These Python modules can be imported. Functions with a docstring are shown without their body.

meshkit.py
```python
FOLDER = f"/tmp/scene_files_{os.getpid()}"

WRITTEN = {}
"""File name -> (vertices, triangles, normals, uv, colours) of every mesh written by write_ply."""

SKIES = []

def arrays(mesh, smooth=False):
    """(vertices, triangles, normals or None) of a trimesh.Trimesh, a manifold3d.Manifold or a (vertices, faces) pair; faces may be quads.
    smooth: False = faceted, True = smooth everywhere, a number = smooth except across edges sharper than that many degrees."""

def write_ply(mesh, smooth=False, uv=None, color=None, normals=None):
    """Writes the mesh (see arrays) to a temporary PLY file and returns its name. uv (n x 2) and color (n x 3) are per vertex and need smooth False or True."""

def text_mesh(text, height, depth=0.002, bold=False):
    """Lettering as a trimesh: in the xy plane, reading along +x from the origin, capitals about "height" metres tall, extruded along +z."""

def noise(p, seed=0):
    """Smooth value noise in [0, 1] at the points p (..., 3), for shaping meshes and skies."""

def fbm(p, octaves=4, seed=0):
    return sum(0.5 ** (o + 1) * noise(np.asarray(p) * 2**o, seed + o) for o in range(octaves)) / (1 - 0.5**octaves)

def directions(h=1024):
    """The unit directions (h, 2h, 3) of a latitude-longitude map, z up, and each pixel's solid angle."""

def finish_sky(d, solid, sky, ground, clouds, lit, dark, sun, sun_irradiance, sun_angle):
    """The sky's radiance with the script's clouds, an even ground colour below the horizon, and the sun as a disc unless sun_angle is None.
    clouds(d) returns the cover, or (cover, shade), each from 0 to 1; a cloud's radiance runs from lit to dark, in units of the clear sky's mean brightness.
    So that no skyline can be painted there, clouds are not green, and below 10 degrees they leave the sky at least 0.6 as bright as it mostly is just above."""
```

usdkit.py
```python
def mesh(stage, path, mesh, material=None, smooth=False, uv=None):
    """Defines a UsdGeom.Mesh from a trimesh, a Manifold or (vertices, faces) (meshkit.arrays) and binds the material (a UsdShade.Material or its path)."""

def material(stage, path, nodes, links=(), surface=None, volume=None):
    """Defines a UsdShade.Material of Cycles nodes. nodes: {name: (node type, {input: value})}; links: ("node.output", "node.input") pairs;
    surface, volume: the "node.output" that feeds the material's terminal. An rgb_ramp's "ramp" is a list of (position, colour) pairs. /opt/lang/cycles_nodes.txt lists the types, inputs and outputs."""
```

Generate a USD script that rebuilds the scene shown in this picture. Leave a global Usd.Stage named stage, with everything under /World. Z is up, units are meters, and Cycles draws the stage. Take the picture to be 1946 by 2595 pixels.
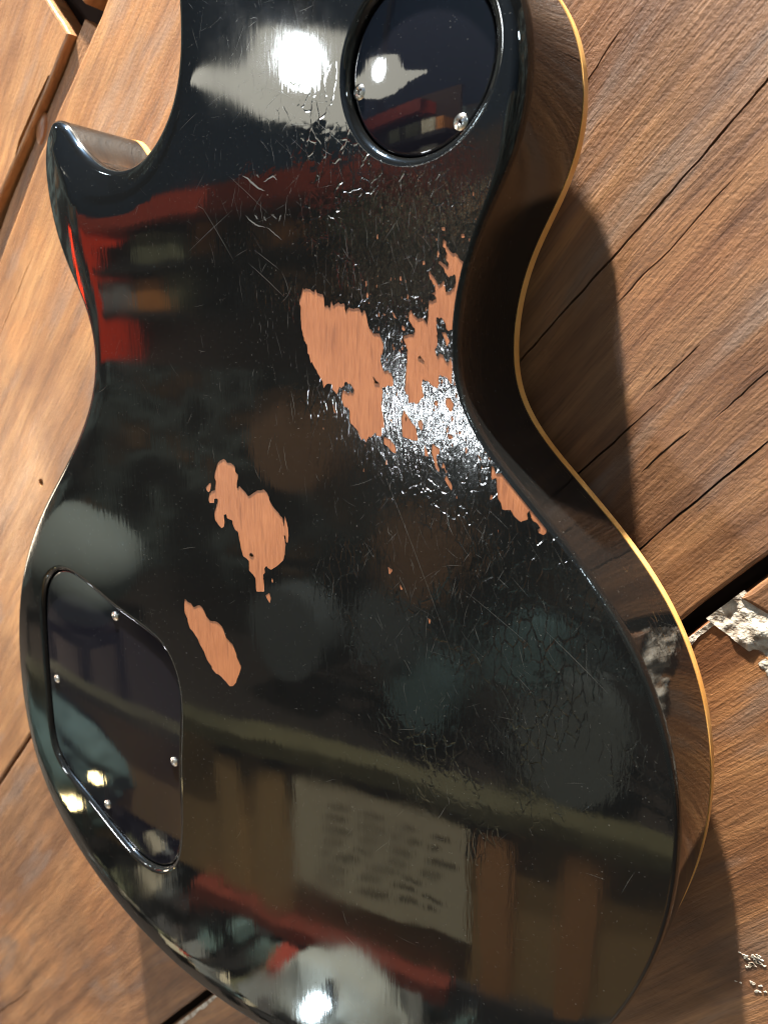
import math, random
import numpy as np, trimesh, shapely, manifold3d as m3, usdkit, meshkit
from shapely.geometry import Polygon, Point, box, LineString
from shapely.ops import unary_union
from shapely import affinity
from scipy.spatial import Delaunay, cKDTree
from scipy.interpolate import splprep, splev
from pxr import Usd, UsdGeom, UsdLux, UsdShade, Sdf, Gf, Vt

stage = Usd.Stage.CreateInMemory()
UsdGeom.SetStageUpAxis(stage, 'Z'); UsdGeom.SetStageMetersPerUnit(stage, 1.0)
UsdGeom.Xform.Define(stage, '/World'); UsdGeom.Scope.Define(stage, '/World/Looks')
rng = np.random.default_rng(7)

# The plank wall is the plane y = 0 with the room on the -y side; the camera is level with z = 0.
BACK = -0.0545                     # the guitar's flat back; its face is turned to the wall
CAM_Y = BACK - 0.2015

# ---------------------------------------------------------------- camera, exposure
cam = UsdGeom.Camera.Define(stage, '/World/camera')
right = (0.82260606, 0.5686117, 0.0); up = (-0.11192624, 0.16192281, 0.98043537); back = (0.55748702, -0.80651208, 0.19684126)
cam.AddTransformOp().Set(Gf.Matrix4d(*right, 0, *up, 0, *back, 0, 0, CAM_Y, 0, 1))
cam.CreateHorizontalApertureAttr(36.0); cam.CreateFocalLengthAttr(36.07)
cam.CreateClippingRangeAttr(Gf.Vec2f(0.01, 100))
cam.CreateFStopAttr(19.0); cam.CreateFocusDistanceAttr(0.27)
cam.CreateExposureAttr(0.0)

# ---------------------------------------------------------------- lamps
def sphere_lamp(name, loc, radius, power, color):
    l = UsdLux.SphereLight.Define(stage, '/World/' + name)
    l.AddTranslateOp().Set(Gf.Vec3d(*loc)); l.CreateRadiusAttr(radius); l.CreateNormalizeAttr(True)
    l.CreateIntensityAttr(power); l.CreateColorAttr(Gf.Vec3f(*color))
    return l
KEY = (-0.50, -0.41, 2.65)
sphere_lamp('wall_spot_light', KEY, 0.04, 860.0, (1.0, 0.93, 0.80))
sphere_lamp('side_light', (-4.0, -1.50, -0.60), 0.40, 58.0, (1.0, 0.84, 0.64))
cl_ = sphere_lamp('counter_spot_light', (-0.25, -0.40, 1.5), 0.03, 420.0, (1.0, 0.86, 0.62))
cl_.AddRotateXOp().Set(-14.0); cl_.AddRotateYOp().Set(0.0)
sp_ = UsdLux.ShapingAPI.Apply(cl_.GetPrim()); sp_.CreateShapingConeAngleAttr(24.0); sp_.CreateShapingConeSoftnessAttr(0.4)

# ---------------------------------------------------------------- helpers
used = {}
def path_of(name, parent):
    base = str(parent) if parent else '/World'
    k = (base, name); n = used.get(k, 0); used[k] = n + 1
    return f'{base}/{name}' if n == 0 else f'{base}/{name}_{n:03d}'
def tag(p, label=None, cat=None, group=None, kind=None):
    p = p.GetPrim() if hasattr(p, 'GetPrim') else p
    for k, v in (('label', label), ('category', cat), ('group', group), ('kind', kind)):
        if v: p.SetCustomDataByKey(k, v)
    return p
def thing(name, label=None, cat=None, loc=(0, 0, 0), rotz=0, kind=None, group=None):
    x = UsdGeom.Xform.Define(stage, path_of(name, None)); x.AddTranslateOp().Set(Gf.Vec3d(*map(float, loc)))
    if rotz: x.AddRotateZOp().Set(rotz)
    return tag(x, label, cat, group, kind)
def obj(name, mesh, m, parent=None, smooth=False):
    return usdkit.mesh(stage, path_of(name, parent.GetPath() if parent else None), mesh, m, smooth=smooth).GetPrim()
def raw(name, v, f, n, m, parent=None):
    """A mesh with the normals it is given; faces are turned to agree with them."""
    v, f = np.asarray(v, float), np.asarray(f, int)
    fn = np.cross(v[f[:, 1]] - v[f[:, 0]], v[f[:, 2]] - v[f[:, 0]])
    bad = (fn * n[f].sum(1)).sum(1) < 0
    f = f.copy(); f[bad] = f[bad][:, ::-1]
    p = usdkit.mesh(stage, path_of(name, parent.GetPath() if parent else None), (v, f), m)
    p.CreateNormalsAttr(Vt.Vec3fArray.FromNumpy(np.asarray(n, np.float32))); p.SetNormalsInterpolation('vertex')
    return p.GetPrim()
def bx(x0, x1, y0, y1, z0, z1):
    b = trimesh.creation.box((x1 - x0, y1 - y0, z1 - z0)); b.apply_translation(((x0 + x1) / 2, (y0 + y1) / 2, (z0 + z1) / 2)); return b
def join(l): return trimesh.util.concatenate(l)
def dense(pts, step):
    p = np.asarray(pts, float); p = np.vstack([p, p[:1]])
    s = np.r_[0, np.cumsum(np.linalg.norm(np.diff(p, axis=0), axis=1))]
    t = np.linspace(0, s[-1], max(8, int(s[-1] / step)), endpoint=False)
    return np.c_[np.interp(t, s, p[:, 0]), np.interp(t, s, p[:, 1])]
def normals2(p):
    """Outward normals of a closed counter-clockwise or clockwise outline."""
    t = np.roll(p, -1, 0) - np.roll(p, 1, 0); t /= np.linalg.norm(t, axis=1, keepdims=True)
    n = np.c_[t[:, 1], -t[:, 0]]
    return n if Polygon(p).exterior.is_ccw else -n
def rings(poly):
    return [np.array(r.coords)[:-1] for g in getattr(poly, 'geoms', [poly]) for r in (g.exterior, *g.interiors)]
def fill(poly, h):
    """Triangles of even size over a polygon whose outline is already finely divided."""
    b = np.vstack(rings(poly)); x0, y0, x1, y1 = poly.bounds
    g = np.stack(np.meshgrid(np.arange(x0, x1, h), np.arange(y0, y1, h)), -1).reshape(-1, 2); g[:, 0] += (np.round(g[:, 1] / h) % 2) * h / 2
    g = g[shapely.contains_xy(poly, g[:, 0], g[:, 1])]
    if len(g): g = g[cKDTree(b).query(g)[0] > 0.45 * min(h, 1.2)]
    p = np.vstack([b, g]); t = Delaunay(p).simplices; c = p[t].mean(1)
    return p, t[shapely.contains_xy(poly, c[:, 0], c[:, 1])]

# ---------------------------------------------------------------- materials
NOISE = 'noise_texture'
def mat(name, nodes, links=(), surface='p.BSDF'): return usdkit.material(stage, '/World/Looks/' + name, nodes, links, surface)
def plain(name, c, rough=0.5, metal=0.0, spec=0.5, **k):
    return mat(name, {'p': ('principled_bsdf', dict(base_color=c, roughness=rough, metallic=metal, specular_ior_level=spec, **k))})
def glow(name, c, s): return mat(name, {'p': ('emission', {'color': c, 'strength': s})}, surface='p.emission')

def plank_wood(name, dark, mid, light, grey, rough=0.46, ang=47.0, relief=1.0, patch=0.5):
    """Varnished reclaimed board: the grain runs along the direction ANG in the wall's plane."""
    n = {'g': ('geometry', {}), 'oi': ('object_info', {}), 'rw': ('math', {'math_type': 'multiply', 'value2': 37.0}),
         'rot': ('mapping', {'rotation': (0, math.radians(ang), 0)}),
         'sg': ('mapping', {'scale': (9, 60, 150)}), 'sf': ('mapping', {'scale': (70, 300, 900)}), 'sb': ('mapping', {'scale': (5, 20, 17)}), 'sc': ('mapping', {'scale': (14, 40, 60)}),
         'warp': (NOISE, {'scale': 9.0, 'detail': 2.0}), 'ws': ('mix_vector', {'fac': 0.010}),
         'grain': (NOISE, {'dimensions': '4D', 'scale': 1.0, 'detail': 6.0, 'roughness': 0.62, 'distortion': 0.35}),
         'fine': (NOISE, {'scale': 1.0, 'detail': 4.0, 'roughness': 0.65}),
         'blot': (NOISE, {'dimensions': '4D', 'scale': 1.0, 'detail': 4.0, 'roughness': 0.6, 'distortion': 0.6}),
         'stain': (NOISE, {'dimensions': '4D', 'scale': 1.0, 'detail': 3.0, 'roughness': 0.55, 'distortion': 0.4}),
         'pit': (NOISE, {'scale': 620.0, 'detail': 3.0, 'roughness': 0.6}),
         'add': ('math', {'math_type': 'add', 'value2': 11.0}),
         'cr': ('rgb_ramp', {'ramp': [(0.28, dark), (0.47, mid), (0.66, light)]}),
         'br': ('rgb_ramp', {'ramp': [(0.40, (0, 0, 0)), (0.62, (1, 1, 1))]}),
         'sr': ('rgb_ramp', {'ramp': [(0.54, (0, 0, 0)), (0.66, (1, 1, 1))]}),
         'm1': ('mix_color', {'blend_type': 'multiply', 'b': (0.50, 0.40, 0.38)}), 'm1f': ('math', {'math_type': 'multiply', 'value2': patch}),
         'm2': ('mix_color', {'b': grey}), 'm2f': ('math', {'math_type': 'multiply', 'value2': 0.55}),
         'fr': ('rgb_ramp', {'ramp': [(0.30, (0.70, 0.67, 0.65)), (0.50, (1, 1, 1)), (0.72, (1.12, 1.10, 1.06))]}),
         'm3': ('mix_color', {'blend_type': 'multiply', 'fac': 0.8, 'use_clamp_result': False}),
         'lg': (NOISE, {'dimensions': '4D', 'scale': 11.0, 'detail': 4.0, 'roughness': 0.6, 'distortion': 0.8}), 'lr': ('rgb_ramp', {'ramp': [(0.34, (0.60, 0.53, 0.50)), (0.50, (0.92, 0.90, 0.88)), (0.64, (1.12, 1.02, 0.88))]}),
         'm4': ('mix_color', {'blend_type': 'multiply', 'fac': 0.85, 'use_clamp_result': False}),
         'rr': ('map_range', {'from_min': 0.3, 'from_max': 0.7, 'to_min': rough - 0.06, 'to_max': rough + 0.18}),
         'h1': ('math', {'math_type': 'multiply', 'value2': 0.55}), 'h2': ('math', {'math_type': 'multiply_add', 'value2': 0.45}), 'h3': ('math', {'math_type': 'multiply_add', 'value2': 0.35}),
         'bump': ('bump', {'strength': 1.0, 'distance': 0.0011 * relief}),
         'p': ('principled_bsdf', {'specular_ior_level': 0.5})}
    l = [('g.position', 'rot.vector'), ('g.position', 'warp.vector'), ('rot.vector', 'ws.a'), ('warp.color', 'ws.b'),
         ('ws.result', 'sg.vector'), ('ws.result', 'sf.vector'), ('ws.result', 'sb.vector'), ('ws.result', 'sc.vector'),
         ('sg.vector', 'grain.vector'), ('sf.vector', 'fine.vector'), ('sb.vector', 'blot.vector'), ('sc.vector', 'stain.vector'), ('g.position', 'pit.vector'),
         ('oi.random', 'rw.value1'), ('rw.value', 'grain.w'), ('rw.value', 'blot.w'), ('rw.value', 'add.value1'), ('add.value', 'stain.w'),
         ('grain.fac', 'cr.fac'), ('blot.fac', 'br.fac'), ('stain.fac', 'sr.fac'), ('cr.color', 'm1.a'), ('br.color', 'm1f.value1'), ('m1f.value', 'm1.fac'),
         ('m1.result', 'm2.a'), ('sr.color', 'm2f.value1'), ('m2f.value', 'm2.fac'), ('fine.fac', 'fr.fac'), ('m2.result', 'm3.a'), ('fr.color', 'm3.b'),
         ('g.position', 'lg.vector'), ('rw.value', 'lg.w'), ('lg.fac', 'lr.fac'), ('m3.result', 'm4.a'), ('lr.color', 'm4.b'), ('m4.result', 'p.base_color'), ('stain.fac', 'rr.value'), ('rr.result', 'p.roughness'),
         ('grain.fac', 'h1.value1'), ('fine.fac', 'h2.value1'), ('h1.value', 'h2.value3'), ('pit.fac', 'h3.value1'), ('h2.value', 'h3.value3'), ('h3.value', 'bump.height'), ('bump.normal', 'p.normal')]
    return mat(name, n, l)
WOOD = plank_wood('plank_wood', (0.20, 0.092, 0.040), (0.35, 0.172, 0.070), (0.46, 0.25, 0.105), (0.25, 0.17, 0.13), relief=0.35)
WOOD_DARK = plank_wood('dark_plank_wood', (0.11, 0.050, 0.024), (0.215, 0.105, 0.048), (0.33, 0.172, 0.078), (0.15, 0.115, 0.10), relief=0.5, patch=0.7)
WOOD_BACK = plank_wood('recessed_board_wood', (0.11, 0.05, 0.022), (0.24, 0.115, 0.045), (0.36, 0.19, 0.08), (0.14, 0.12, 0.115), rough=0.55)
CRACK = plain('dark_crack', (0.02, 0.012, 0.009), 0.9, spec=0.1)
PLASTER = mat('plaster', {'g': ('geometry', {}), 'n': (NOISE, {'scale': 260.0, 'detail': 4.0}), 'r': ('rgb_ramp', {'ramp': [(0.32, (0.20, 0.15, 0.11)), (0.5, (0.37, 0.33, 0.28)), (0.7, (0.54, 0.51, 0.45))]}),
     'b': ('bump', {'strength': 1.0, 'distance': 0.002}), 'p': ('principled_bsdf', {'roughness': 0.8, 'specular_ior_level': 0.2})},
     [('g.position', 'n.vector'), ('n.fac', 'r.fac'), ('r.color', 'p.base_color'), ('n.fac', 'b.height'), ('b.normal', 'p.normal')])

def lacquer(name, worn=True, wave=1.0, rough=(0.015, 0.10), base=(0.0045, 0.0048, 0.005)):
    """Old black gloss finish: slightly wavy, faint vertical grain sunk into it, hazy and wrinkled where it was rubbed."""
    n = {'g': ('geometry', {}),
         'wv': (NOISE, {'scale': 16.0, 'detail': 2.0, 'roughness': 0.45}), 'b0': ('bump', {'strength': 1.0, 'distance': 0.00030 * wave}),
         'gs': ('mapping', {'scale': (520, 520, 55)}), 'gn': (NOISE, {'scale': 1.0, 'detail': 3.0, 'roughness': 0.55}), 'b1': ('bump', {'strength': 1.0, 'distance': 0.000012}),
         'sm': (NOISE, {'scale': 22.0, 'detail': 5.0, 'roughness': 0.62}), 'rr': ('map_range', {'from_min': 0.38, 'from_max': 0.72, 'to_min': rough[0], 'to_max': rough[1]}),
         'dn': (NOISE, {'scale': 1400.0, 'detail': 1.0}), 'dr': ('rgb_ramp', {'ramp': [(0.75, (0, 0, 0)), (0.80, (1, 1, 1))]}), 'ba': ('mix_color', {'a': base, 'b': (0.16, 0.16, 0.15)}), 'baf': ('math', {'math_type': 'multiply', 'value2': 0.45}),
         'p': ('principled_bsdf', {'specular_ior_level': 0.5})}
    l = [('g.position', 'wv.vector'), ('wv.fac', 'b0.height'), ('g.position', 'gs.vector'), ('gs.vector', 'gn.vector'), ('gn.fac', 'b1.height'), ('b0.normal', 'b1.normal'),
         ('g.position', 'sm.vector'), ('sm.fac', 'rr.value'), ('g.position', 'dn.vector'), ('dn.fac', 'dr.fac'), ('dr.color', 'baf.value1'), ('baf.value', 'ba.fac'), ('ba.result', 'p.base_color')]
    last = 'b1.normal'
    if worn:
        def zone(k, c, r0, r1, zs=1.0):
            n['o' + k] = ('mapping', {'location': (-c[0], -BACK, -c[1] * zs), 'scale': (1, 1, zs)}); n['s' + k] = ('separate_xyz', {})
            n['x' + k] = ('math', {'math_type': 'multiply'}); n['z' + k] = ('math', {'math_type': 'multiply_add'}); n['q' + k] = ('math', {'math_type': 'sqrt'})
            n['e' + k] = ('math', {'math_type': 'multiply_add', 'value2': 0.05}); n['f' + k] = ('map_range', {'from_min': r1 + 0.025, 'from_max': r0 + 0.025, 'to_min': 0.0, 'to_max': 1.0, 'clamp': True})
            l.extend([('g.position', 'o' + k + '.vector'), ('o' + k + '.vector', 's' + k + '.vector'), ('s' + k + '.x', 'x' + k + '.value1'), ('s' + k + '.x', 'x' + k + '.value2'),
                      ('s' + k + '.z', 'z' + k + '.value1'), ('s' + k + '.z', 'z' + k + '.value2'), ('x' + k + '.value', 'z' + k + '.value3'), ('z' + k + '.value', 'q' + k + '.value1'),
                      ('sm.fac', 'e' + k + '.value1'), ('q' + k + '.value', 'e' + k + '.value3'), ('e' + k + '.value', 'f' + k + '.value')])
            return 'f' + k + '.result'
        za = zone('a', (-0.124, 0.004), 0.012, 0.058, 0.8)       # round the bare patches at the waist
        zb = zone('b', (-0.10, -0.065), 0.015, 0.075, 0.8)        # the scuffed field below them
        n.update({'wa': ('mapping', {'scale': (760, 760, 260), 'rotation': (0, 0.12, 0)}), 'wn': (NOISE, {'scale': 1.0, 'detail': 3.0, 'roughness': 0.6, 'distortion': 1.6}),
                  'ws': ('mapping', {'scale': (800, 800, 260), 'rotation': (0, -0.5, 0)}), 'wm': (NOISE, {'scale': 1.0, 'detail': 2.0, 'roughness': 0.6, 'distortion': 1.0}),
                  'ha': ('math', {'math_type': 'multiply'}), 'hb': ('math', {'math_type': 'multiply'}), 'hb2': ('math', {'math_type': 'multiply', 'value2': 0.22}), 'hs': ('math', {'math_type': 'add'}),
                  'b2': ('bump', {'strength': 1.0, 'distance': 0.00010}),
                  'ra': ('math', {'math_type': 'multiply', 'value2': 0.05}), 'rb': ('math', {'math_type': 'multiply_add', 'value2': 0.03}), 'rs': ('math', {'math_type': 'add', 'use_clamp': True})})
        l += [('g.position', 'wa.vector'), ('wa.vector', 'wn.vector'), ('g.position', 'ws.vector'), ('ws.vector', 'wm.vector'), ('wn.fac', 'ha.value1'), (za, 'ha.value2'),
              ('wm.fac', 'hb.value1'), (zb, 'hb.value2'), ('hb.value', 'hb2.value1'), ('ha.value', 'hs.value1'), ('hb2.value', 'hs.value2'), ('hs.value', 'b2.height'), (last, 'b2.normal'),
              (za, 'ra.value1'), (zb, 'rb.value1'), ('ra.value', 'rb.value3'), ('rb.value', 'rs.value1'), ('rr.result', 'rs.value2'), ('rs.value', 'p.roughness')]
        zc = zone('c', (-0.150, 0.022), 0.015, 0.062, 0.9)
        n.update({'va': ('mapping', {'scale': (300, 300, 120), 'rotation': (0, 0.25, 0)}), 'vw': (NOISE, {'scale': 170.0, 'detail': 2.0}), 'vx': ('mix_vector', {'fac': 0.003}), 'vo': ('voronoi_texture', {'feature': 'distance_to_edge', 'scale': 1.0}),
                  'vr': ('map_range', {'from_min': 0.0, 'from_max': 0.05, 'to_min': 0.0, 'to_max': 1.0, 'clamp': True}), 'vm': (NOISE, {'scale': 60.0, 'detail': 3.0}), 'vt': ('map_range', {'from_min': 0.47, 'from_max': 0.60, 'to_min': 0.0, 'to_max': 1.0, 'clamp': True}),
                  'vz': ('math', {'math_type': 'maximum'}), 'vq': ('math', {'math_type': 'multiply'}), 'vh': ('math', {'math_type': 'multiply'}), 'b3': ('bump', {'strength': 1.0, 'distance': 0.000042})})
        l += [('g.position', 'vw.vector'), ('g.position', 'vx.a'), ('vw.color', 'vx.b'), ('vx.result', 'va.vector'), ('va.vector', 'vo.vector'), ('vo.distance', 'vr.value'), ('g.position', 'vm.vector'), ('vm.fac', 'vt.value'),
              (zc, 'vz.value1'), (zb, 'vz.value2'), ('vz.value', 'vq.value1'), ('vt.result', 'vq.value2'), ('vq.value', 'vh.value1'), ('vr.result', 'vh.value2'), ('vh.value', 'b3.height'), ('b2.normal', 'b3.normal')]
        last = 'b3.normal'
    else:
        l.append(('rr.result', 'p.roughness'))
    l.append((last, 'p.normal'))
    return mat(name, n, l)
LACQUER = lacquer('black_lacquer')
LACQUER_COVER = lacquer('black_plastic', worn=False, wave=0.5, rough=(0.015, 0.07), base=(0.006, 0.006, 0.009))
MAHOGANY = mat('bare_mahogany', {'g': ('geometry', {}), 's': ('mapping', {'scale': (1700, 300, 130)}), 'n': (NOISE, {'scale': 1.0, 'detail': 4.0, 'roughness': 0.6}),
     'big': (NOISE, {'scale': 55.0, 'detail': 3.0}), 'ps': ('mapping', {'scale': (800, 300, 70)}), 'pn': (NOISE, {'scale': 1.0, 'detail': 1.0}), 'pr': ('rgb_ramp', {'ramp': [(0.62, (1, 1, 1)), (0.72, (0.40, 0.32, 0.28))]}),
     'r': ('rgb_ramp', {'ramp': [(0.25, (0.235, 0.083, 0.032)), (0.5, (0.29, 0.108, 0.042)), (0.75, (0.335, 0.132, 0.053))]}), 'm': ('mix_color', {'blend_type': 'multiply', 'fac': 0.4}),
     'br': ('rgb_ramp', {'ramp': [(0.3, (0.86, 0.80, 0.78)), (0.7, (1.08, 1.06, 1.05))]}), 'm2': ('mix_color', {'blend_type': 'multiply', 'fac': 0.8, 'use_clamp_result': False}),
     'b': ('bump', {'strength': 1.0, 'distance': 0.00014}), 'p': ('principled_bsdf', {'roughness': 0.48, 'specular_ior_level': 0.35})},
     [('g.position', 's.vector'), ('s.vector', 'n.vector'), ('g.position', 'big.vector'), ('n.fac', 'r.fac'), ('g.position', 'ps.vector'), ('ps.vector', 'pn.vector'), ('pn.fac', 'pr.fac'), ('r.color', 'm.a'), ('pr.color', 'm.b'),
      ('big.fac', 'br.fac'), ('m.result', 'm2.a'), ('br.color', 'm2.b'), ('m2.result', 'p.base_color'), ('n.fac', 'b.height'), ('b.normal', 'p.normal')])
BINDING = mat('aged_cream_plastic', {'g': ('geometry', {}), 'n': (NOISE, {'scale': 45.0, 'detail': 3.0}), 'r': ('rgb_ramp', {'ramp': [(0.35, (0.70, 0.33, 0.085)), (0.65, (0.80, 0.45, 0.15))]}),
     'p': ('principled_bsdf', {'roughness': 0.3})}, [('g.position', 'n.vector'), ('n.fac', 'r.fac'), ('r.color', 'p.base_color')])
STEEL = plain('nickel', (0.72, 0.69, 0.66), 0.22, 1.0)
SCRATCH = plain('scratched_finish', (0.065, 0.065, 0.062), 0.3)
MAPLE = plain('maple', (0.5, 0.33, 0.14), 0.3)

P1_PTS = [[-171.8,22.1],[-168.3,22.3],[-166.6,21.5],[-164.3,20.4],[-163,19.4],[-162.7,16.5],[-160.7,16.1],[-159.9,17.9],[-159.2,16.1],[-157.3,17.9],[-154.6,16.7],[-154.2,13.7],[-153.5,15.5],[-151.6,15.3],[-149.5,15.8],[-148.2,15.4],[-147.8,14.1],[-146.9,14.9],[-145.7,12.9],[-145.3,9.3],[-143,7.4],[-141.2,7.5],[-140.5,5.9],[-139.6,3.8],[-140.1,1.2],[-140.9,0.7],[-140.6,-1.3],[-138.5,-4.2],[-136.7,-5.1],[-136.3,-6],[-135.8,-9.3],[-138.5,-8.8],[-140.1,-9.8],[-139.7,-11.3],[-140.1,-14.6],[-140.3,-16.9],[-139,-21.7],[-140.1,-22.1],[-139.9,-24.4],[-143.1,-24.2],[-145.3,-25.1],[-146.2,-26.9],[-149.3,-25.1],[-149.8,-23.6],[-152.7,-20.5],[-153.1,-16.6],[-155.1,-15.9],[-156.3,-13.6],[-156.2,-11.7],[-155,-10.9],[-152.1,-11.4],[-151.1,-10.4],[-151.3,-9.5],[-154.5,-8.2],[-155.2,-9.8],[-156.9,-9.6],[-158.4,-11.2],[-159.7,-10.4],[-160.4,-8.5],[-163.7,-9],[-166.6,-4.5],[-169.9,0.1],[-170.5,1.7],[-170.5,4.4],[-171.8,6],[-173,10.6],[-173.3,16.8],[-173.9,18.6],[-173,20.6]]
P1h_PTS = [[-143.5,-5.8],[-141,-8.1],[-143.1,-8.4]]
P2_PTS = [[-118.3,33.4],[-117.4,32.1],[-117.3,31.3],[-115.8,30.4],[-115.5,29.6],[-114.1,28.8],[-112.6,26.6],[-110.9,25.4],[-110.6,23.9],[-111.6,22],[-111.9,20.6],[-111.4,20],[-112.1,17.4],[-112.7,15.6],[-113.1,13.7],[-113.4,11.1],[-114.1,10.5],[-114.1,9.3],[-114.7,8],[-116.9,7.7],[-117.7,9.7],[-118.4,11.1],[-120.4,11.7],[-120.4,8.8],[-119.9,5],[-120.3,3.2],[-121,2.2],[-120.2,1],[-118,1.2],[-117.3,-0.6],[-116.7,-1.1],[-115.5,-0.2],[-114.9,-1.9],[-114.8,-5.7],[-114.8,-8.5],[-116.2,-7.2],[-117.7,-5.1],[-118.9,-5.1],[-119.7,-9],[-121.6,-8],[-124.9,-6.2],[-125.1,-9.8],[-124.5,-11.2],[-125.5,-12.7],[-127,-14],[-128.5,-14.2],[-130,-13.9],[-130.5,-11],[-131.8,-10],[-131.6,-7.1],[-130.8,-2.4],[-131,1.6],[-130.6,2.6],[-132.4,5.8],[-132.8,7.3],[-130.6,6.9],[-128.7,6.5],[-127.9,8.6],[-129.4,9.6],[-130.2,11.1],[-130.5,13.2],[-129.4,14.5],[-127.3,11.7],[-124.9,11.6],[-123.7,10.2],[-123.6,12.7],[-123.5,16.8],[-122.3,16.8],[-122.2,16.2],[-121,17.3],[-121.4,17.7],[-122.7,18.2],[-122.5,18.8],[-120.9,19],[-121.2,21.1],[-123.1,22.5],[-123.6,24.1],[-122.8,24.8],[-121.1,23.6],[-120.3,22.1],[-119.9,20.7],[-117.9,21.9],[-117.5,19],[-116.9,19.2],[-115,19.9],[-114.2,21.2],[-114.6,23.1],[-115.7,23.3],[-116.4,22.4],[-117.9,24.1],[-118.3,25.2],[-119.2,26],[-120.4,27.5],[-119.7,27.9],[-118.8,27.2],[-117,25.6],[-116.5,26.6],[-117.8,28.3],[-117.4,29.3],[-118,30.5],[-118.8,31.8],[-118.9,32.8]]
P2h_PTS = [[-126.9,-0.2],[-126.1,0.8],[-125.7,0.1],[-124.6,-1.1],[-125.6,-0.6]]
P3_PTS = [[-212.2,-37.2],[-211.1,-37.9],[-210.6,-38.5],[-208.5,-38.4],[-206.7,-39.6],[-206.3,-41.7],[-204.9,-42.6],[-205.5,-44.8],[-206,-45.7],[-205.9,-47.9],[-204.5,-46.7],[-203.3,-47.8],[-201.3,-49],[-200.3,-50.3],[-198.4,-49.1],[-195.5,-47.5],[-193.7,-47.4],[-192.3,-46.8],[-190.9,-47.9],[-189.9,-49.4],[-189.6,-50.7],[-187.7,-53.1],[-185,-55.2],[-183.5,-56.5],[-183.2,-59.5],[-182.9,-57.5],[-182.6,-54.9],[-181.6,-57.6],[-181,-60.2],[-180.8,-62.5],[-181.4,-65.2],[-182.1,-65.3],[-182.7,-62.5],[-183.1,-62.8],[-182.4,-65.9],[-182.9,-69.4],[-183.8,-72.2],[-186.4,-74.5],[-190,-76.7],[-191.4,-76.3],[-192.2,-75.5],[-193.2,-76.6],[-193.1,-78.2],[-194,-79.2],[-193.8,-81.9],[-193.4,-85.2],[-193.9,-86],[-197.8,-86.4],[-198.1,-81.3],[-199.2,-80.1],[-201.3,-78.7],[-201.1,-75.1],[-202.2,-74.4],[-204,-73.6],[-205,-70.7],[-205.8,-67.2],[-206.2,-64.5],[-207.9,-63.9],[-209.1,-61.5],[-209,-60.4],[-212,-59.8],[-212.3,-58.3],[-213.5,-58.7],[-213.2,-61.2],[-213.5,-63.2],[-215,-64.3],[-216.3,-63.3],[-218.5,-61.3],[-218.7,-58.5],[-217.3,-55.3],[-216.5,-53.8],[-216.6,-52.7],[-218.2,-53.1],[-218.5,-54.7],[-221,-55],[-221.8,-53.5],[-221,-51.2],[-219.6,-50.1],[-217.8,-49.8],[-217.7,-48.1],[-217,-46.1],[-217.8,-44.6],[-217.5,-42.9],[-215.8,-39.2],[-214.2,-38]]
P3h_PTS = [[-201,-72.6],[-199.9,-71.5],[-198.4,-72.8],[-199.4,-73.7]]
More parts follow.
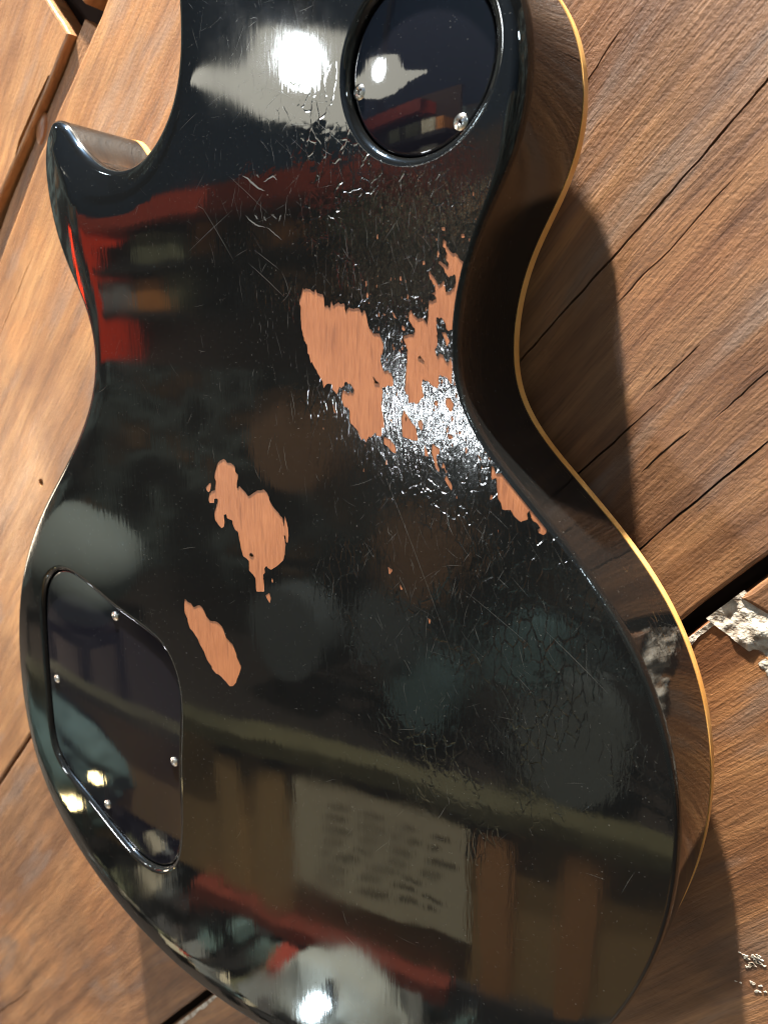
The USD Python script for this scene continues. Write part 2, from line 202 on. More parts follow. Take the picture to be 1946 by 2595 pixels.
P4_PTS = [[-238.2,-96.7],[-236.1,-97.9],[-234.8,-97.7],[-233.4,-99.3],[-232.8,-99.3],[-231.1,-98.2],[-229.4,-97.9],[-228,-98.5],[-227,-99.7],[-226,-101.7],[-223.7,-103.3],[-220.1,-102.7],[-219.1,-103.1],[-217.5,-103.8],[-216.3,-105.5],[-215.1,-108.6],[-211.5,-110.4],[-210.6,-112.2],[-209.8,-113.9],[-209.7,-115.3],[-208.2,-117.2],[-207.4,-118.5],[-207.6,-120.2],[-208.8,-122.4],[-210.2,-125],[-210.6,-126.5],[-212.5,-128.4],[-214.4,-128.9],[-216.4,-127.2],[-218.8,-125.9],[-222,-125.3],[-224.1,-123.8],[-224.2,-122.7],[-226.7,-120.5],[-228.2,-117.3],[-230.8,-114.4],[-231.5,-112.7],[-234.4,-110.1],[-236.1,-109],[-237.3,-106.1],[-237.4,-104.9],[-238.7,-103.1],[-239,-102],[-238.9,-99.1]]
P5_PTS = [[-96.1,-31.7],[-94.7,-32.6],[-93.1,-34.4],[-92.2,-36.5],[-91.4,-38.4],[-90.2,-38.4],[-90,-39.6],[-88.2,-40.5],[-86,-43],[-84.2,-44.8],[-82.9,-46.8],[-81.8,-47.8],[-80.9,-49.2],[-82.6,-49.3],[-83.2,-47.8],[-83.6,-49.1],[-84.3,-49.6],[-85.9,-49.1],[-86,-48.2],[-85.3,-47.7],[-86.2,-46.4],[-87.4,-46],[-88.1,-45],[-88.7,-43.1],[-89.4,-44],[-89,-45.6],[-91.2,-46.7],[-92.1,-46.3],[-93.3,-45.3],[-94.6,-43.5],[-95.7,-43.7],[-97.3,-43.8],[-97.7,-41.8],[-98.8,-40.5],[-99.2,-37.4],[-99.5,-34.4],[-101,-35.2],[-101.2,-32.8],[-101.1,-30.9],[-100.3,-31.6],[-99.8,-33.3],[-97.1,-32.9]]
chips_PTS = [[[-121.2,-26.1],[-118.6,-27],[-118.7,-28.7],[-119.9,-29.4],[-119.7,-31.2],[-118.8,-33.7],[-119,-34.3],[-120,-33.2],[-120.7,-30.9],[-121.6,-28.4]],[[-124.1,-26.2],[-123,-28.5],[-122.6,-29.9],[-124,-29.8],[-124.2,-27.9]],[[-117.5,-31.1],[-116.8,-32.1],[-116.5,-34.1],[-117,-33],[-118.2,-33.1]],[[-116.3,-35.1],[-115.4,-36.4],[-114.2,-38],[-114.2,-39.8],[-115.4,-38.4],[-116.8,-36.5]],[[-105.7,-28.4],[-104.4,-29.7],[-105.2,-29.3]],[[-131.8,-15.8],[-129.1,-19.4],[-127.4,-21.1],[-126.5,-25.1],[-128.4,-25.2],[-132.2,-24.2],[-132.7,-18.4]],[[-139.4,-24.6],[-136.7,-25.4],[-134.9,-27.5],[-134.8,-29.8],[-136.4,-29.3],[-138,-27.7],[-139.4,-27]],[[-139.7,-12],[-138.1,-12.9],[-137.6,-14.7],[-139,-13.8],[-140.1,-13.1]],[[-160.2,-14.5],[-159.5,-15.7],[-158.6,-18.4],[-159.5,-17.2]],[[-126.5,-19.1],[-125.2,-18.8],[-124.8,-21.4],[-125.4,-22.1],[-126.1,-21.1]],[[-136.5,13.9],[-135.4,13.3],[-134.3,11.5],[-135.4,11.9]],[[-132.8,9.7],[-131.7,9.3],[-131.7,7.9],[-132.6,8.3]],[[-136.3,3.5],[-135,3],[-135.6,2.1]],[[-116.9,-11.7],[-115.3,-11.7],[-114.3,-13.4],[-114.8,-15.9],[-115.6,-15.6],[-116.9,-13.8]],[[-120.9,-12.6],[-119.4,-12.7],[-119.6,-14.5],[-120.8,-14.3]],[[-114.2,-6.4],[-113,-7.8],[-114.2,-8]],[[-137.1,-19.2],[-136,-18.9],[-136.2,-20.4]],[[-145.3,17.2],[-144.6,16.7],[-145.3,16.3]],[[-139.9,13.5],[-138.5,13.1],[-139.2,12.6]],[[-118.7,7.4],[-117.3,7.3],[-115.8,4.9],[-116.8,3.2],[-117.7,5.6]],[[-119.1,-7.2],[-117.8,-7.5],[-117.4,-9.3],[-118.4,-9.7]],[[-116.3,-22.7],[-114.7,-22.6],[-114.1,-23.8],[-115.5,-24.1]],[[-108.7,-18.8],[-107.5,-19.1],[-108.1,-19.8]],[[-105.9,-28.1],[-104.5,-29.1],[-104.5,-30.1]],[[-110.5,33.1],[-109,33.1],[-108.8,32],[-107.4,31.3],[-107.4,30.1],[-108.3,29.5],[-109.3,30.8]],[[-112.8,34.4],[-111.9,34.5],[-111.5,33.5],[-112.5,33.5]],[[-119.2,36.8],[-118.1,36.8],[-118.1,35.9],[-119.1,36.3]],[[-121.5,34.1],[-120.6,34.2],[-120.2,33.5],[-120.9,33.1]],[[-125.6,27.8],[-124.9,28.1],[-124.6,27.2],[-125.3,26.7]],[[-135.6,23.9],[-134.9,23.6],[-135.2,22.9]],[[-223,-49.2],[-221.4,-47.6],[-219.7,-46.8],[-220.1,-49.2],[-221,-50.8],[-222.3,-50.4]],[[-189.9,-80.8],[-189.5,-79.6],[-188.9,-80.8],[-189.4,-81.8]],[[-193.1,-87.1],[-191,-85.6],[-190.4,-87.7],[-191,-89.8],[-192,-88.6]],[[-137.7,-67.5],[-136,-68.2],[-137.1,-69.8]],[[-133,-72.4],[-131.9,-74],[-132.7,-74.2]],[[-122.5,-81.8],[-121,-82.3],[-121.6,-83.9]]]
COVER_PTS = [[-325.7,-98.5],[-336.9,-104.2],[-340.9,-110.7],[-343.4,-122.9],[-344,-131.2],[-344.3,-142.2],[-344.6,-153.3],[-345,-164.6],[-345.3,-176.1],[-344.3,-182],[-344.7,-190.7],[-342.9,-197.1],[-338.6,-202.1],[-331.2,-207.3],[-322.2,-211.7],[-312.7,-217.5],[-303.3,-222.6],[-294.1,-227.6],[-285,-231.3],[-277.6,-233.8],[-270.8,-233.8],[-263.2,-231.7],[-257.8,-227.8],[-253.8,-221.4],[-251,-213.4],[-250.4,-205.4],[-249.2,-194.7],[-247.9,-181.5],[-247.6,-169],[-246.3,-156.3],[-246.1,-146.2],[-245.9,-139],[-247,-132.2],[-249,-127.9],[-251.9,-122.9],[-256.3,-119.2],[-262.3,-117.7],[-270.5,-114.6],[-278.8,-111.9],[-287.3,-108.7],[-296.1,-105.3],[-305,-102.2],[-312.7,-99.7],[-319.1,-98.5]]


# ---------------------------------------------------------------- the plank wall
C47, S47 = math.cos(math.radians(47.0)), math.sin(math.radians(47.0))
def AO(a, o): return (a * C47 - o * S47, a * S47 + o * C47)          # (along the boards, across them) -> (x, z)
def rough_line(p0, p1, amp, step=0.004, seed=0, freq=60.0):
    p0, p1 = np.array(p0), np.array(p1); n = max(2, int(np.linalg.norm(p1 - p0) / step))
    t = np.linspace(0, 1, n, endpoint=False)[:, None]; p = p0 + (p1 - p0) * t
    d = (p1 - p0) / np.linalg.norm(p1 - p0); q = np.c_[p * freq, np.full(n, seed * 3.1)]
    return p + np.array([-d[1], d[0]]) * ((meshkit.fbm(q, 4, seed) - 0.5) * 2 * amp)[:, None]
def board(name, corners, m, parent, seed, amp=0.0009, slits=(), holes=(), thick=0.013, front=0.0, chamfer=0.0014, label=None):
    """corners: (along, across) of a board's outline; slits: (a0, o0, a1, o1, width) cracks cut right through."""
    c = corners; pts = np.vstack([rough_line(c[i], c[(i + 1) % len(c)], amp, seed=seed + i) for i in range(len(c))])
    if not Polygon(pts).exterior.is_ccw: pts = pts[::-1]
    inner = pts - normals2(pts) * chamfer
    poly = Polygon(inner).buffer(0)
    for k, (a0, o0, a1, o1, w) in enumerate(slits):
        n = max(8, int(abs(a1 - a0) / 0.0025)); t = np.linspace(0, 1, n)
        a = a0 + (a1 - a0) * t; mid = o0 + (o1 - o0) * t + (meshkit.fbm(np.c_[a * 90, t * 0, t * 0 + seed + k], 4, k) - 0.5) * 0.0014
        hw = w * 0.36 * np.minimum(1, np.minimum(t, 1 - t) * 9 + 0.05) * (0.55 + 0.9 * meshkit.noise(np.c_[a * 130, t * 0, t * 0 + 5.5 + k], k))
        poly = poly.difference(Polygon(np.r_[np.c_[a, mid + hw], np.c_[a, mid - hw][::-1]]).buffer(0))
    for h in holes: poly = poly.difference(h)
    parts = []
    for g in getattr(poly, 'geoms', [poly]):
        if g.area < 1e-6: continue
        e = trimesh.creation.extrude_polygon(g, thick, engine='earcut')
        parts.append((np.c_[e.vertices[:, :2], front + e.vertices[:, 2]], e.faces))
    n = len(pts); i = np.arange(n); j = (i + 1) % n
    sk = np.vstack([np.c_[inner, np.full(n, front)], np.c_[(inner + pts) / 2 + normals2(pts) * chamfer * 0.2, np.full(n, front + chamfer * 0.3)], np.c_[pts, np.full(n, front + chamfer)], np.c_[pts, np.full(n, front + thick)]])
    sf = np.vstack([np.r_[np.c_[i + k * n, j + k * n, j + k * n + n], np.c_[i + k * n, j + k * n + n, i + k * n + n]] for k in range(3)])
    parts.append((sk, sf))
    vs, fs, o = [], [], 0
    for v, f in parts: vs.append(v); fs.append(f + o); o += len(v)
    v = np.vstack(vs); x, z = AO(v[:, 0], v[:, 1]); v3 = np.c_[x, v[:, 2], z]
    t = trimesh.Trimesh(v3, np.vstack(fs), process=False); t.fix_normals()
    p = obj(name, (v3, t.faces), m, parent)
    if label: p.SetCustomDataByKey('label', label)
    return p

wall = thing('wall', kind='structure')
obj('wall_backing', bx(-1.35, 1.0, 0.0136, 0.06, -1.05, 0.95), CRACK, wall)
hole_c = Point(*[(-0.4249 * C47 + -0.0727 * S47), (0.4249 * S47 + -0.0727 * C47)]).buffer(0.0023, 10)
bite = Polygon([(-0.222, 0.3700), (-0.215, 0.3815), (-0.200, 0.3840), (-0.180, 0.3820), (-0.160, 0.3790), (-0.150, 0.3715)])
P1c = [(-0.62, 0.585), (-0.62, 0.389), (-0.235, 0.3835), (-0.160, 0.3765), (-0.1345, 0.3750), (-0.1310, 0.405), (-0.137, 0.585)]
board('plank', P1c, WOOD, wall, 11, holes=[bite], label='broad tan plank in the top left corner, its end cut short')
board('plank', [(-0.1215, 0.585), (-0.1165, 0.395), (-0.118, 0.3720), (0.6, 0.366), (0.6, 0.585)], WOOD, wall, 21, label='plank butting on from above in the top left corner')
board('plank', [(-0.85, 0.1715), (0.75, 0.1700), (0.75, 0.352), (-0.115, 0.3572), (-0.200, 0.3645), (-0.85, 0.3690)], WOOD, wall, 31, holes=[hole_c],
      slits=[(-0.20, 0.203, -0.098, 0.199, 0.0006), (-0.33, 0.342, -0.24, 0.340, 0.0006)], label='long tan plank behind the left horn and waist')
board('plank', [(-0.85, -0.0290), (-0.45, -0.0242), (-0.10, -0.0165), (0.75, -0.0150), (0.75, 0.1685), (-0.85, 0.1692)], WOOD_DARK, wall, 41, amp=0.0007,
      slits=[(-0.22, 0.0850, 0.075, 0.0858, 0.00095), (-0.047, 0.0737, 0.004, 0.0732, 0.0006), (-0.20, 0.0440, -0.0541, 0.0416, 0.0010), (-0.078, 0.0286, -0.0561, 0.0279, 0.0008),
             (-0.058, 0.0459, -0.036, 0.0450, 0.0008), (-0.24, 0.0095, -0.030, 0.0098, 0.0010), (-0.052, 0.0252, 0.05, 0.0252, 0.0007), (-0.012, 0.1308, 0.0128, 0.1325, 0.0008), (-0.80, 0.0560, -0.68, 0.0480, 0.0009)],
      label='long cracked plank running behind the lower body')
board('plank', [(-0.85, -0.225), (-0.102, -0.2100), (-0.085, -0.060), (-0.0885, -0.034), (-0.0922, -0.0216), (-0.30, -0.0252), (-0.47, -0.0290), (-0.85, -0.0345)], WOOD_DARK, wall, 51, amp=0.0009, label='lowest plank, under the dark gap, with a pale crumbling edge')
board('plank', [(-0.082, -0.0217), (-0.078, -0.034), (-0.073, -0.0600), (-0.070, -0.2100), (0.75, -0.195), (0.75, -0.0205)], WOOD_DARK, wall, 61, amp=0.0011, label='plank beyond the plaster joint at the right edge')
board('plank', [(-0.85, -0.42), (0.75, -0.39), (0.75, -0.199), (-0.085, -0.216), (-0.85, -0.229)], WOOD_DARK, wall, 71)
board('plank', [(-0.85, 0.3745), (-0.625, 0.3745), (-0.625, 0.585), (-0.85, 0.585)], WOOD, wall, 81)
board('plank', [(-0.7, 0.59), (0.5, 0.59), (0.5, 0.78), (-0.7, 0.78)], WOOD, wall, 91)
# the narrow board lying deeper between the first planks, with its knot
board('recessed_board', [(-0.80, 0.3702), (-0.235, 0.3672), (-0.200, 0.3652), (-0.1222, 0.3580), (-0.1250, 0.3735), (-0.150, 0.3740), (-0.235, 0.3795), (-0.80, 0.3722)], WOOD_BACK, wall, 101, amp=0.0004, thick=0.006, front=0.0042, chamfer=0.0006, label='narrow brown board sunk between two planks')
kn = trimesh.creation.icosphere(3); kn.apply_scale((0.0042, 0.0020, 0.0085)); kn.apply_transform(trimesh.transformations.rotation_matrix(math.radians(28), (0, 1, 0))); kx, kz = AO(-0.186, 0.3752); kn.apply_translation((kx, 0.0044, kz))
obj('knot', kn, plain('knot_wood', (0.20, 0.075, 0.022), 0.4), wall, smooth=True)
nl = trimesh.creation.cylinder(0.0021, 0.004, sections=20); nl.apply_transform(trimesh.transformations.rotation_matrix(math.pi / 2, (1, 0, 0))); nl.apply_translation((-0.4249, 0.0042, -0.0727))
obj('nail_head', nl, plain('dull_steel', (0.34, 0.31, 0.27), 0.5, 0.8), wall)
# plaster squeezed out of the joint
pp = Polygon(dense(np.array([(-0.0945, -0.0205), (-0.0795, -0.0205), (-0.0765, -0.034), (-0.071, -0.060), (-0.0685, -0.12), (-0.099, -0.12), (-0.094, -0.060), (-0.0915, -0.036)]) + 0, 0.0015))
pv, pf = fill(pp, 0.0015); px, pz = AO(pv[:, 0], pv[:, 1]); dep = 0.0016 - 0.0036 * meshkit.fbm(np.c_[pv * 210, pv[:, :1] * 0 + 3], 4, 5) + 0.0012 * np.clip((pv[:, 0] + 0.084) / 0.006, 0, 1)
obj('plaster_joint', (np.c_[px, dep, pz], pf if True else pf), PLASTER, wall, smooth=True)
sm = []
for a0, a1, o0, o1, sd in ((-0.205, -0.0935, -0.0240, -0.0224, 1), (-0.60, -0.435, -0.0322, -0.0286, 2)):
    t = np.linspace(0, 1, 90); a = a0 + (a1 - a0) * t; o = o0 + (o1 - o0) * t; w = 0.0006 + 0.0022 * meshkit.fbm(np.c_[a * 160, t * 0, t * 0 + sd], 4, sd)
    g = Polygon(np.r_[np.c_[a, o + 0.0002], np.c_[a, o - w][::-1]]).buffer(0)
    for q in getattr(g, 'geoms', [g]):
        e = trimesh.creation.extrude_polygon(q, 0.0012, engine='earcut'); x, z = AO(e.vertices[:, 0], e.vertices[:, 1]); sm.append(trimesh.Trimesh(np.c_[x, -0.0003 + e.vertices[:, 2], z], e.faces, process=False))
obj('plaster_edge', join(sm), PLASTER, wall)
fl = []
for x, z, s in ((-25.6, -199.3, 1.9), (-23.7, -198.8, 1.3), (-25.1, -200.5, 2.0), (-22.3, -199.8, 1.2), (-27.0, -202.5, 1.2), (-24.5, -209.7, 1.6), (-22.6, -209.4, 1.2), (-29.3, -210.5, 0.8), (-28.8, -199.5, 0.7)):
    for _k in range(3):
        th = np.sort(rng.random(7)) * 2 * np.pi; rad = s / 1000 * (0.25 + 0.45 * rng.random(7)); c = rng.normal(0, s / 1600, 2)
        g = Polygon(np.c_[np.cos(th) * rad * 1.2 + c[0], np.sin(th) * rad * 0.7 + c[1]]).buffer(0)
        if g.area < 1e-8 or g.geom_type != 'Polygon': continue
        e = trimesh.creation.extrude_polygon(g, 0.0003, engine='earcut'); fl.append(trimesh.Trimesh(np.c_[x / 1000 + e.vertices[:, 0], -0.0002 + e.vertices[:, 2], z / 1000 + e.vertices[:, 1]], e.faces, process=False))
fl = join(fl); tag(obj('plaster_crumbs', fl, PLASTER, wall), kind='stuff')

# ---------------------------------------------------------------- the guitar
guitar = thing('electric_guitar', 'worn black electric guitar hung face to the plank wall, bare wood on its back', 'electric guitar', (-0.2, BACK, 0.0))
GX = -0.2
RIM = 0.0455                       # depth of the rim, from the back
ctrl = np.array([(-226.4, 137), (-226.6, 121.2), (-227.3, 106.5), (-229.2, 97.9), (-232.6, 90.3), (-237.4, 83.5), (-243.6, 78.1), (-250.5, 74.3), (-258.7, 72.3), (-267.1, 72.2), (-275.4, 74.5), (-283.9, 79.1), (-291.1, 84.0), (-296.5, 88.6), (-299.6, 92.4), (-303.6, 96.0), (-308.0, 96.8), (-311.9, 93.2),
    (-314.7, 87.0), (-316.1, 77.1), (-315.7, 69.2), (-313.7, 61.2), (-310.2, 51.0), (-304.0, 37.8), (-296.9, 27.0), (-291.5, 16.2), (-289.2, 7.4), (-289.0, -1.0), (-291.4, -12.4), (-296.9, -23.6), (-305.2, -35), (-315.6, -46.8), (-326.3, -58.2), (-334.8, -68.0), (-342.6, -77.6), (-350.3, -88.0), (-359.2, -104.2), (-365.9, -123.6), (-369.4, -141.1),
    (-371, -157.3), (-370.8, -173.3), (-368.8, -189.1), (-365.4, -203.2), (-358.8, -218.3), (-347.2, -235.5), (-332.4, -249.6), (-320.5, -258), (-306.2, -265.8), (-290, -272.9), (-271, -279), (-251.1, -283.4), (-235.2, -285.6), (-219.9, -286.2), (-203.2, -285.2),
    (-184, -282.5), (-160, -277), (-136, -269), (-112, -257.5), (-90, -242.5), (-71, -223.5), (-56.6, -202.4), (-51.5, -190.8), (-47.3, -178.6), (-44.4, -166.6), (-42.4, -156.2), (-41.3, -144.9), (-41.2, -134.4), (-41.8, -124.4), (-43.4, -114.5), (-46.2, -105.4), (-49.3, -96.4), (-52.7, -88.3), (-56.5, -80.8), (-60.9, -73.3), (-65.8, -66.3), (-71.5, -59.1),
    (-78.1, -51.9), (-85.4, -44.6), (-92.7, -37.9), (-99.4, -31.1), (-105.2, -23.6), (-109.6, -16.3), (-112.6, -9.3), (-114.3, -2.3), (-114.9, 4.7), (-114.4, 12.3), (-112.9, 20.8), (-110.7, 28.2), (-107.7, 35.2), (-104.6, 42.5), (-101.6, 49.6), (-98.7, 55.6), (-96.4, 61.2), (-94.9, 67.1), (-94.3, 73), (-94.3, 79.3), (-95, 86.1), (-96.9, 93), (-100.6, 101), (-105.6, 108.5), (-113, 117), (-124, 125.5), (-141, 132.5), (-157, 136), (-171, 137)]) / 1000
def smooth_run(p, s, n):
    tck, _ = splprep(p.T, s=s, k=3); return np.array(splev(np.linspace(0, 1, n), tck)).T
OUT = np.vstack([smooth_run(ctrl, 6e-6, 1500), ])
OUT = dense(OUT, 0.0011)
if not Polygon(OUT).exterior.is_ccw: OUT = OUT[::-1]
ON = normals2(OUT)
for _ in range(3): ON = (np.roll(ON, 1, 0) + ON + np.roll(ON, -1, 0)) / 3; ON /= np.linalg.norm(ON, axis=1, keepdims=True)
_sg = lambda v: 1 / (1 + np.exp(-v))
OUT_RIM = OUT
crisp = _sg((OUT[:, 0] + 0.150) / 0.01) * _sg((0.055 - OUT[:, 1]) / 0.006)
OUT = OUT * (1 - 0.012 * crisp)[:, None]                               # the back stands a hair wider than the rim along the right
RR = 0.0030 + 0.0027 * _sg((OUT[:, 0] + 0.165) / 0.01) * _sg((OUT[:, 1] - 0.055) / 0.006) + 0.0003 * np.exp(-((OUT[:, 0] + 0.29) ** 2 + (OUT[:, 1] - 0.085) ** 2) / 0.03 ** 2) - 0.0013 * crisp   # round over of the back edge
RD = RR + 0.0013 * crisp
RRC = RR[:, None]
outline_tree = cKDTree(OUT)
def crown(x, z):
    """How much the back falls away towards its edge, sanded softer at the horn, the left edge and the bottom: (slope at the edge, reach)."""
    soft = np.clip(0.8 * np.exp(-((x + 0.29) ** 2 + (z - 0.085) ** 2) / 0.05 ** 2) + 0.22 / (1 + np.exp((z + 0.215) / 0.018)) * (1 / (1 + np.exp((x + 0.12) / 0.03))) + 0.10 / (1 + np.exp((x + 0.27) / 0.015)), 0, 1)
    return 0.03 + 0.29 * soft, 0.010 + 0.018 * soft
def sink(p):
    p = np.asarray(p, float); d, i = outline_tree.query(p); s, w = crown(p[:, 0], p[:, 1]); u = np.clip(1 - d / w, 0, 1)
    return 0.5 * s * w * u * u, (s * u)[:, None] * ON[i]                # depth, and its gradient (towards the edge)
def face_normals(grad): n = np.c_[grad[:, 0], -np.ones(len(grad)), grad[:, 1]]; return n / np.linalg.norm(n, axis=1, keepdims=True)
def place(p2, dep): return np.c_[p2[:, 0] - GX, dep, p2[:, 1]]
def ragged(pts, step=0.0004, amp=0.00042, seed=0, grainy=0.0):
    p = dense(pts, step); n = normals2(p); q = np.c_[p * 1300, np.full(len(p), seed * 7.7)]; q2 = np.c_[p * 350, np.full(len(p), seed * 3.3)]
    p[:, 1] += (meshkit.fbm(np.c_[p * (1100, 160), np.full(len(p), seed * 1.9)], 3, seed + 50) - 0.5) * grainy
    p = p + n * ((meshkit.fbm(q, 3, seed) - 0.5) * 2 * amp + (meshkit.noise(q2, seed) - 0.5) * amp * 1.5)[:, None]
    g = Polygon(p).buffer(0)
    return max(g.geoms, key=lambda a: a.area) if g.geom_type == 'MultiPolygon' else g
mm = lambda k: np.array(k) / 1000
waist = ragged(mm(P1_PTS), seed=1, step=0.00025, grainy=0.0030).difference(ragged(mm(P1h_PTS), amp=0.0002, seed=2))
strip = ragged(mm(P2_PTS), seed=3, step=0.00025, grainy=0.0026).difference(ragged(mm(P2h_PTS), amp=0.0002, seed=4))
middle = ragged(mm(P3_PTS), amp=0.0002, seed=5).difference(ragged(mm(P3h_PTS), amp=0.0002, seed=6))
lower = ragged(mm(P4_PTS), amp=0.0002, seed=7)
edge_patch = ragged(mm(P5_PTS), amp=0.00022, seed=8)
big = [(waist, 'broad bare patch of reddish wood at the waist'), (strip, 'long ragged strip of bare wood along the right waist'), (middle, 'bare patch in the middle of the back'), (lower, 'smooth slanted bare patch beside the control cover'), (edge_patch, 'bare patch on the lower right edge')]
chips = [ragged(mm(c), step=0.0003, amp=0.0002, seed=20 + i) for i, c in enumerate(chips_PTS)]
inner_edge = OUT - ON * RRC
FLAT = Polygon(inner_edge).buffer(0)
FLAT = max(FLAT.geoms, key=lambda a: a.area) if FLAT.geom_type == 'MultiPolygon' else FLAT
r = np.random.default_rng(3)
for _ in range(150):                                                   # tiny flakes round the worn waist
    c = np.array([-0.131, 0.006]) + r.normal(0, 1, 2) * (0.016, 0.022)
    if r.random() < 0.35: c = np.array([-0.108, -0.020]) + r.normal(0, 1, 2) * (0.006, 0.010)
    s = 0.00018 + 0.00045 * r.random() ** 2.5; k = r.random(9); t = np.linspace(0, 2 * np.pi, 9, endpoint=False)
    chips.append(Polygon(c + np.c_[np.cos(t) * s * (0.5 + k) * 0.7, np.sin(t) * s * (0.5 + k) * 1.5]))
keep = FLAT.buffer(-0.0001)
worn = unary_union([g for g, _ in big])
chips = [c.intersection(keep) for c in chips if c.is_valid]
chips = [c for c in chips if c.geom_type == 'Polygon' and c.area > 1e-8 and c.distance(worn) > 0.0002]
big = [(g.intersection(keep), l) for g, l in big]
big = [(max(g.geoms, key=lambda a: a.area) if g.geom_type == 'MultiPolygon' else g, l) for g, l in big]
def redense(poly, step):
    f = lambda c: dense(np.array(c)[:-1], step)
    return Polygon(f(poly.exterior.coords), [f(i.coords) for i in poly.interiors if Polygon(i).area > 5e-8])
# control cover and switch cover openings
def smooth_loop(p, s, n):
    p = np.vstack([p, p[:1]]); tck, _ = splprep(p.T, s=s, per=1); return np.array(splev(np.linspace(0, 1, n, endpoint=False), tck)).T
COVER = dense(smooth_loop(mm(COVER_PTS), 5e-6, 600), 0.0008)
if not Polygon(COVER).exterior.is_ccw: COVER = COVER[::-1]
SWC, SWR = np.array([-0.1284, 0.0820]), 0.0245
ang = np.linspace(0, 2 * np.pi, 220, endpoint=False); CIRC = np.c_[np.cos(ang), np.sin(ang)]
SWITCH = SWC + CIRC * SWR
lip_c, lip_s = 0.0024, 0.0030
cover_hole = COVER + normals2(COVER) * lip_c; switch_hole = SWC + CIRC * (SWR + lip_s)
holes = [redense(g, 0.0004) for g, _ in big] + [redense(c, 0.00025) for c in chips]
face = Polygon(dense(np.array(FLAT.exterior.coords)[:-1], 0.0011)).difference(Polygon(cover_hole)).difference(Polygon(switch_hole)).difference(unary_union(holes))
face = max(face.geoms, key=lambda a: a.area) if face.geom_type == 'MultiPolygon' else face
V, F, N = [], [], []; count = [0]
def add(v, f, n): V.append(v); F.append(np.asarray(f) + count[0]); N.append(n); count[0] += len(v)
def grid_faces(n, rows, base=0):
    i = np.arange(n); j = (i + 1) % n
    return base + np.vstack([np.r_[np.c_[i + k * n, j + k * n, j + k * n + n], np.c_[i + k * n, j + k * n + n, i + k * n + n]] for k in range(rows - 1)])
p, t = fill(face, 0.0035); dep, gr = sink(p); add(place(p, dep), t, face_normals(gr))
# round over and sides
rows, nrm = [], []
for th in np.linspace(0, np.pi / 2, 9):
    q = OUT - ON * RRC * (1 - math.sin(th)); d0, g0 = sink(q); s = np.linalg.norm(g0, axis=1); ph = np.arctan(s + min(math.tan(th), 1e6) * RD / RR)
    rows.append(place(q, d0 + RD * (1 - math.cos(th)))); nrm.append(np.c_[ON[:, 0] * np.sin(ph), -np.cos(ph), ON[:, 1] * np.sin(ph)])
SIDE_END = RIM - 0.0042
rows.append(place(OUT_RIM, np.full(len(OUT), SIDE_END))); nrm.append(np.c_[ON[:, 0], np.zeros(len(OUT)), ON[:, 1]])
add(np.vstack(rows), grid_faces(len(OUT), 10), np.vstack(nrm))
LACQ = 0.00013
for h in holes:                                                        # the broken edge of the finish round each bare spot
    for ring in rings(h):
        d0, _ = sink(ring); n2 = normals2(ring) * (-1)
        if not Polygon(ring).exterior.is_ccw: pass
        add(np.vstack([place(ring, d0), place(ring, d0 + LACQ + 0.00005)]), grid_faces(len(ring), 2), np.vstack([np.c_[n2[:, 0], np.zeros(len(ring)), n2[:, 1]]] * 2))
def opening(edge, nout, lip, depth):
    rows, nrm = [], []
    for th in np.linspace(0, np.pi / 2, 8):
        q = edge + nout * lip * (1 - math.sin(th)); rows.append(np.c_[q, lip * (1 - math.cos(th)) + sink(edge + nout * lip)[0]]); nrm.append(np.c_[-nout[:, 0] * math.sin(th), np.full(len(q), -math.cos(th)), -nout[:, 1] * math.sin(th)])
    rows.append(np.c_[edge, np.full(len(edge), depth)]); nrm.append(np.c_[-nout[:, 0], np.zeros(len(edge)), -nout[:, 1]])
    a = np.vstack(rows); add(place(a[:, :2], a[:, 2]), grid_faces(len(edge), 9), np.vstack(nrm))
opening(COVER, normals2(COVER), lip_c, 0.006); opening(SWITCH, CIRC, lip_s, 0.008)
raw('body', np.vstack(V), np.vstack(F), np.vstack(N), LACQUER, guitar)
for g, l in big:
    p, t = fill(redense(g.buffer(0.0002), 0.0004), 0.002); dep, gr = sink(p)
    pr = raw('bare_wood_patch', place(p, dep + LACQ), t, face_normals(gr), MAHOGANY, guitar); pr.SetCustomDataByKey('label', l)
V, F, N, count = [], [], [], [0]
for c in chips:
    p, t = fill(redense(c.buffer(0.00008), 0.00025), 0.002); dep, gr = sink(p); add(place(p, dep + LACQ * 0.6), t, face_normals(gr))
tag(raw('bare_wood_chips', np.vstack(V), np.vstack(F), np.vstack(N), MAHOGANY, guitar), kind='stuff')
# binding and the carved top towards the wall
bo = OUT_RIM + ON * 0.00025
bm = np.vstack([place(OUT_RIM - ON * 0.002, np.full(len(OUT), SIDE_END)), place(bo, np.full(len(OUT), SIDE_END)), place(bo, np.full(len(OUT), RIM - 0.0006)), place(bo - ON * 0.0006, np.full(len(OUT), RIM)), place(OUT_RIM - ON * 0.0025, np.full(len(OUT), RIM))])
bt = trimesh.Trimesh(bm, grid_faces(len(OUT), 5), process=False); bt.fix_normals()
obj('binding', (bm, bt.faces), BINDING, guitar, smooth=40)
tp = Polygon(dense(OUT_RIM - ON * 0.0024, 0.002)).buffer(0); tp = max(tp.geoms, key=lambda a: a.area) if tp.geom_type == 'MultiPolygon' else tp
p, t = fill(redense(tp, 0.002), 0.006); d = outline_tree.query(p)[0]; u = np.clip(d / 0.065, 0, 1)
obj('carved_top', (place(p, RIM - 0.0002 + 0.0080 * (u * u * (3 - 2 * u))), t), MAPLE, guitar, smooth=True)

